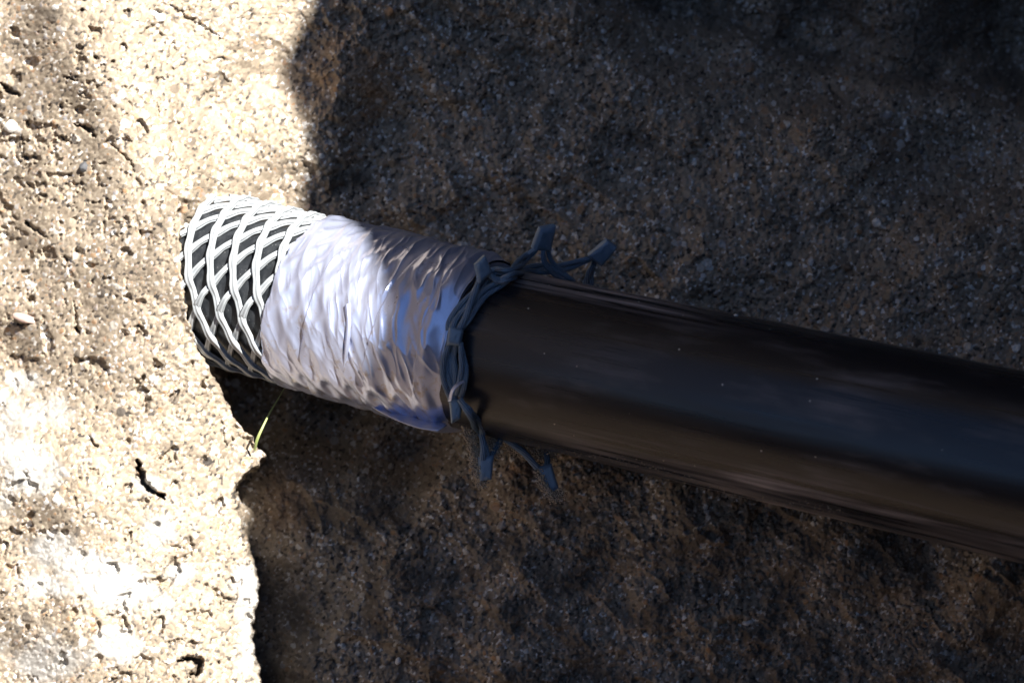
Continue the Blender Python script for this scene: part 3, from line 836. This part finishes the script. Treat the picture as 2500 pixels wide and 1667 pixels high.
def block(name, corners, d, th, mat, bulge=0.0009, label=None):
    """flattened cut end: a rounded slab through four photo points (tl, tr, br, bl), th metres thick"""
    d = np.broadcast_to(np.asarray(d, float), (4,))
    c = [at(x, y, dd) for (x, y), dd in zip(corners, d)]
    n = 9
    u = np.linspace(0, 1, n)
    U, V = np.meshgrid(u, u)
    B = ((1 - U) * (1 - V))[..., None] * c[0] + (U * (1 - V))[..., None] * c[1] + (U * V)[..., None] * c[2] + ((1 - U) * V)[..., None] * c[3]
    # round the plan a little and dish the faces
    ctr = B.mean((0, 1))
    e = np.minimum(np.minimum(U, 1 - U), np.minimum(V, 1 - V)) * 2
    k = np.sqrt(np.clip(1 - (1 - np.clip(e * 2.2, 0, 1)) ** 2, 0, 1))
    rr = np.random.default_rng(int(corners[0][0])).normal(0, 0.00016, B.shape[:2])
    half = (th / 2) * (0.55 + 0.45 * k) + bulge * 0.3 * np.sin(U * math.pi) + rr
    nz = np.cross(c[1] - c[0], c[3] - c[0]); nz = nz / np.linalg.norm(nz)
    if nz[2] < 0: nz = -nz
    F = B + nz * half[..., None]; K = B - nz * half[..., None]
    Vt = np.concatenate([F.reshape(-1, 3), K.reshape(-1, 3)])
    f = grid_faces(n, n); off = n * n
    fs = f[:, ::-1].tolist() + (f + off).tolist()
    ring = [j for j in range(n)] + [i * n + n - 1 for i in range(1, n)] + [(n - 1) * n + j for j in range(n - 2, -1, -1)] + [i * n for i in range(n - 2, 0, -1)]
    for a, b in zip(ring, ring[1:] + ring[:1]): fs.append([a, b, b + off, a + off])
    o = mesh_obj(name, to_world(Vt), fs, mat)
    attr(o, 'groove', np.zeros(len(Vt)))
    md = o.modifiers.new('soften', 'BEVEL'); md.width = 0.0004; md.segments = 2; md.limit_method = 'ANGLE'
    adopt(o, mesh_sleeve)
    if label: o['label'] = label
    return o
d0 = -hit_pipe(1175, 690, .012)[2]
block('cut_end', [(1158, 645), (1182, 622), (1200, 664), (1168, 693)], [d0 - .004, d0 - .002, d0 + .002, d0 - .002], 0.0062, M_STRAND_SHADED)
block('cut_end', [(1317, 556), (1355, 549), (1342, 612), (1298, 606)], [1.306, 1.312, 1.322, 1.314], 0.0062, M_STRAND_SHADED)
block('cut_end', [(1434, 622), (1481, 584), (1506, 603), (1468, 650)], [1.348, 1.342, 1.345, 1.354], 0.0062, M_STRAND_SHADED)
dk = -hit_pipe(1111, 820, .008)[2]
block('knot', [(1096, 795), (1132, 806), (1125, 845), (1090, 842)], dk, 0.0085, M_STRAND_SHADED)
dk = -hit_pipe(1111, 1000, .008)[2]
block('knot', [(1096, 975), (1132, 974), (1124, 1022), (1102, 1034)], dk - 0.002, 0.010, M_STRAND_SHADED)
block('cut_end', [(1166, 1116), (1206, 1110), (1200, 1170), (1172, 1174)], 1.288, 0.0062, M_STRAND_SHADED)
block('cut_end', [(1310, 1140), (1346, 1130), (1364, 1190), (1342, 1206)], 1.308, 0.0062, M_STRAND_SHADED)
# torn shred of tape caught on the collar
dk = -hit_pipe(1110, 950, .012)[2]
sheet('tape_shred', [[at(1094, 980, dk - .003), at(1100, 955, dk - .004), at(1112, 938, dk - .004), at(1132, 928, dk - .002)],
                     [at(1102, 978, dk - .006), at(1108, 955, dk - .007), at(1120, 941, dk - .006), at(1134, 933, dk - .004)]], M_TAPE, silver, sub=6)

# sand caked on the lower ends
def clump(name, pts, count, rad, spread, seed, mat, parent=None):
    r = np.random.default_rng(seed)
    P = smooth_path(pts, 60)
    base = np.array([[0, 0, 1], [0.94, 0, 0.33], [-0.47, 0.82, 0.33], [-0.47, -0.82, 0.33], [0.47, 0.82, -0.33], [-0.94, 0, -0.33], [0.47, -0.82, -0.33], [0, 0, -1]])
    fc = np.array([[0, 1, 2], [0, 2, 3], [0, 3, 1], [1, 4, 2], [2, 5, 3], [3, 6, 1], [4, 5, 2], [5, 6, 3], [6, 4, 1], [7, 5, 4], [7, 6, 5], [7, 4, 6]])
    V = []; F = []
    for i in range(count):
        c = P[r.integers(0, 60)] + r.normal(0, 1, 3) * np.asarray(spread)
        s = rad * r.uniform(0.5, 1.5)
        v = base * s * r.uniform(0.7, 1.2, (8, 3))
        a = r.uniform(0, 6.28); b = r.uniform(0, 6.28)
        ca, sa, cb, sb = math.cos(a), math.sin(a), math.cos(b), math.sin(b)
        rot = np.array([[ca, -sa, 0], [sa, ca, 0], [0, 0, 1]]) @ np.array([[1, 0, 0], [0, cb, -sb], [0, sb, cb]])
        V.append(v @ rot.T + c); F.append(fc + 8 * i)
    o = mesh_obj(name, to_world(np.concatenate(V)), np.concatenate(F), mat, smooth=False)
    o['kind'] = 'stuff'
    if parent: adopt(o, parent)
    return o
clump('clinging_sand', [at(1140, 1035, 1.292), at(1150, 1070, 1.291), at(1162, 1110, 1.290), at(1168, 1150, 1.289), at(1178, 1178, 1.289)], 1500, 0.0007, (0.0019, 0.0022, 0.0016), 3, M_SANDCLUMP, mesh_sleeve)
clump('clinging_sand', [at(1180, 1036, 1.302), at(1194, 1062, 1.301), at(1200, 1090, 1.299), at(1196, 1110, 1.297)], 1300, 0.0007, (0.0026, 0.0026, 0.0016), 4, M_SANDCLUMP, mesh_sleeve)
clump('clinging_sand', [at(1228, 1066, 1.308), at(1280, 1098, 1.312), at(1320, 1110, 1.316), at(1350, 1100, 1.318)], 1300, 0.0007, (0.003, 0.0026, 0.0016), 5, M_SANDCLUMP, mesh_sleeve)
clump('clinging_sand', [at(1312, 1150, 1.305), at(1330, 1190, 1.304), at(1350, 1212, 1.304), at(1370, 1205, 1.306)], 500, 0.0006, (0.0014, 0.0018, 0.001), 6, M_SANDCLUMP, mesh_sleeve)

# ------------------------------------------------------------------ grass blade
def grass():
    P = smooth_path([at(622, 1098, 1.378), at(627, 1075, 1.372), at(640, 1045, 1.370), at(660, 1005, 1.378), at(684, 965, 1.395), at(704, 930, 1.405)], 50)
    u = np.linspace(0, 1, 50)
    w = np.interp(u, [0, 0.25, 0.5, 0.8, 1], [0.0011, 0.0012, 0.0008, 0.0005, 0.0003])
    o = tube(P, w, 'grass_blade', M_GRASS, None, seg=8, ridges=2, twist=0, flat=0.45, depth=0.1)
    tag(o, 'single thin green grass blade rising from the bank rim under the sleeve', 'grass blade')
grass()

# ------------------------------------------------------------------ pebbles set in the earth
def pebble(px, py, rpx, mat, label, squash=(1, 1, 1), seed=0, sink=0.6, name='pebble', cat='pebble', group=None):
    d = float(depth_at(px, py)); r = rpx / FPX * d
    rr = np.random.default_rng(seed)
    import bmesh
    bm = bmesh.new(); bmesh.ops.create_icosphere(bm, subdivisions=4, radius=1.0)
    k = rr.normal(0, 1, (5, 3)); k /= np.linalg.norm(k, axis=1)[:, None]
    for v in bm.verts:
        p = np.array(v.co)
        cut = min([1.0] + [0.78 / max(p @ q, 1e-3) for q in k])
        p = p * min(1.0, cut) * np.array(squash)
        p = p * (1 + 0.10 * float(fbm(np.array([p[0] * 2.2 + seed]), np.array([p[1] * 2.2 + p[2] * 1.7]), 3, seed)[0]))
        v.co = p.tolist()
    me = bpy.data.meshes.new(name); bm.to_mesh(me); bm.free()
    me.materials.append(mat)
    me.polygons.foreach_set('use_smooth', np.ones(len(me.polygons), bool))
    o = bpy.data.objects.new(name, me); col.objects.link(o)
    c = at(px, py, d - r * (1 - sink) * 0.6)
    o.location = to_world(c).tolist(); o.scale = (r, r, r)
    o.rotation_euler = (math.pi / 2 - PITCH, rr.uniform(-0.3, 0.3), rr.uniform(-0.4, 0.4))
    tag(o, label, cat, group)
    return o
pebble(27, 308, 19, M_WHITE, 'white angular pebble set in the brown bank at the far left', (1, 0.85, 0.7), 1)
pebble(205, 408, 14, M_GREYSTONE, 'dark grey pebble in the brown bank right of the white pebble', (0.9, 1, 0.7), 2)
pebble(62, 778, 28, M_PINK, 'flat pinkish stone sliver lying at the left bank edge', (1.2, 0.42, 0.5), 3, name='stone_sliver', cat='stone')
pebble(2190, 392, 6, M_WHITE, 'tiny bright white pebble high on the shaded wall above the pipe', (1, 1, 0.8), 5)
pebble(2246, 372, 9, M_GREYSTONE, 'small blue grey pebble right of the bright white one on the shaded wall', (1, 0.9, 0.7), 6)
pebble(1824, 1519, 11, M_WHITE, 'pale pebble on the shaded ground near the bottom right', (1.2, 0.7, 0.7), 7)
pebble(1153, 1233, 8, M_WHITE, 'small pale pebble just below the sand caked strand end', (1, 0.8, 0.7), 8)
pebble(900, 1428, 10, M_GREYSTONE, 'small grey pebble on the shaded ground below the tape', (1, 0.9, 0.7), 9)
pebble(972, 1613, 9, M_WHITE, 'small pale pebble at the bottom edge, middle left of the shaded ground', (0.8, 1.1, 0.7), 10)

# white chip on top of the pipe
hp = hit_pipe(1797, 770, 0.0)
o = pebble(1797, 769, 4, M_WHITE, 'tiny white stone chip lying on top of the black pipe', (1.3, 0.8, 0.8), 12, name='stone_chip', cat='stone chip')
o.location = to_world(hp).tolist(); o.scale = (0.0011,) * 3

# ------------------------------------------------------------------ unseen bank, its edge shaped to cast the shade on the right of the view
def build_shade_bank():
    zc = -0.10
    term = [(620, -400, 1.53), (725, -60, 1.52), (735, 50, 1.51), (672, 150, 1.50), (722, 330, 1.495), (712, 480, 1.50),
            ('s', 880, 600), ('s', 905, 700), ('s', 915, 820), (650, 1400, 1.385), (655, 1700, 1.375), (660, 2000, 1.38)]
    pts = []
    for q in term:
        if q[0] == 's':
            t, th = hit_sleeve(q[1], q[2], 0.004); p = sleeve(t, th, 0.004)
        else: p = at(*q)
        k = (zc - p[2]) / S_C[2]
        e = p + k * S_C
        pts.append(e)
    pts = np.array(pts); pts = pts[np.argsort(pts[:, 1])]
    ya = np.linspace(pts[0, 1], pts[-1, 1] + 0.9, 170)
    xa = np.interp(ya, pts[:, 1], pts[:, 0])
    # soften the corners, then crumble the edge
    ker = np.ones(3) / 3; xa = np.convolve(np.pad(xa, 1, 'edge'), ker, 'valid')
    xa = xa + fbm(ya * 38, ya * 0 + 2.2, 4, 500) * 0.0055
    xa = xa + sstep(pts[-1, 1], pts[-1, 1] + 0.5, ya) * 0.1
    # rounded body: the edge is the silhouette seen from the sun, the mass lies behind it
    prof = np.linspace(0, 1, 46)
    V = []
    for y, x in zip(ya, xa):
        row = []
        for s in prof:
            # s: 0 far right on the trench side, .5 the edge, 1 far right on the open side
            q = (s - 0.5) * 2
            run = abs(q) ** 1.7 * 1.9
            back = q * 0.30
            p = np.array([x + run, y, zc]) + S_C * back
            p = p + np.array([0, -0.0 * run, 0])
            row.append(p)
        V.append(row)
    # lower lip, falling away to the right down to the trench floor, clear of the view
    low = []
    for k in range(1, 26):
        u = k / 25
        row = []
        for i, s in enumerate(prof):
            p = V[0][i].copy()
            p[1] -= u * 1.7
            p[0] += 0.10 * u
            row.append(p)
        low.append(row)
    V = np.array(low[::-1] + V)
    nr, nc = V.shape[:2]
    nzs = fbm(V[..., 0] * 9 + V[..., 2] * 5, V[..., 1] * 9, 5, 520) * 0.03
    away = (np.abs(prof - 0.5) * 2)[None, :]
    V[..., 2] += nzs * sstep(0.05, 0.4, away); V[..., 0] += np.abs(nzs) * sstep(0.05, 0.4, away)
    o = mesh_obj('shade_casting_bank', to_world(V.reshape(-1, 3)), grid_faces(nr, nc), M_EARTH)
    tag(o, 'unseen earth bank beside the viewer, shaped to cast the shade on the right', kind='structure')
build_shade_bank()

# ------------------------------------------------------------------ the unseen excavation round the viewer, closed in to cut sky light
def panel(name, pts_lo, pts_hi, label, bow=0.0, seed=0, n=90, m=60, out=(0, 0, 1)):
    """a rough earth face between a lower and an upper line, world metres"""
    lo = smooth_path(pts_lo, n); hi = smooth_path(pts_hi, n)
    u = np.linspace(0, 1, m)[:, None, None]
    V = lo[None] * (1 - u) + hi[None] * u
    a = V.reshape(m, n, 3)
    du = np.gradient(a, axis=1); dv = np.gradient(a, axis=0)
    nn = np.cross(du, dv); nn /= np.linalg.norm(nn, axis=2)[..., None] + 1e-12
    U, W = np.meshgrid(np.linspace(0, 1, n), np.linspace(0, 1, m))
    q = (a[..., 0] + a[..., 1]) * 1.0
    h = fbm(q * 3 + seed, a[..., 2] * 3 + a[..., 1], 6, 700 + seed) * 0.10 + bow * np.sin(W * math.pi)
    a = a + nn * h[..., None]
    o = mesh_obj(name, a.reshape(-1, 3), grid_faces(m, n), M_EARTH)
    tag(o, label, kind='structure')
    return o
def cw(x, y, z): return to_world(np.array([x, y, z])).tolist()
panel('sky_blocking_bank', [cw(-2.4, .50, -1.75), cw(-.8, .50, -1.72), (cw(.4, .50, -1.72)), cw(2.4, .50, -1.9)],  # overhang out of view, added to block the sky
      [cw(-2.4, 1.8, -.10), cw(-.8, 1.8, -.10), cw(.4, 1.8, -.05), cw(2.4, 1.9, .1)], 'unseen earth face leaning over the far side, added to cut sky light', 0.05, 3)
panel('left_trench_wall', [(-1.05, -.98, -.6), (-1.0, -.5, -.6), (-.95, .1, -.6), (-.95, .9, -.6)],
      [(-1.15, -1.0, 1.1), (-1.0, -.5, 1.8), (-.95, .1, 2.3), (-.9, .9, 2.4)], 'earth wall at the left end of the trench', 0.0, 9)
panel('right_trench_wall', [(.72, 1.0, -.6), (.72, .2, -.6), (.95, -.8, -.6), (1.15, -2.3, -.6)],
      [(.65, 1.0, 2.2), (.62, .2, 1.9), (.85, -.6, 1.0), (1.3, -2.3, 1.1)], 'earth wall at the right end of the trench', 0.0, 15)
panel('back_trench_wall', [(1.3, -2.2, -.6), (.4, -2.3, -.6), (-.5, -2.2, -.6), (-1.6, -1.7, -.6), (-2.4, -1.0, -.6)],
      [(1.3, -2.4, 1.1), (.4, -2.5, 1.1), (-.5, -2.4, .9), (-1.7, -1.9, .35), (-2.6, -1.1, .35)], 'earth wall behind the viewer', 0.0, 21)
panel('trench_floor', [(2.4, -2.8, -.56), (.5, -2.8, -.56), (-1, -2.8, -.56), (-2.8, -2.8, -.56)],
      [(2.4, .4, -.56), (.5, .4, -.56), (-1, .4, -.56), (-2.8, .4, -.56)], 'earth floor of the trench', 0.0, 27)

# loose grit lying along the lower side of the pipe
grit = []
for x in np.linspace(1290, 2050, 40):
    yb = 1075 + (x - 1240) * 0.238
    grit.append(hit_pipe(x, yb - 14 - 10 * math.sin(x * 0.013), 0.0006))
g_ = clump('sand_grit', grit, 420, 0.00034, (0.0012, 0.0022, 0.0006), 21, M_SANDCLUMP)
tag(g_, 'fine pale sand grit stuck along the lower side of the black pipe', 'sand grit')
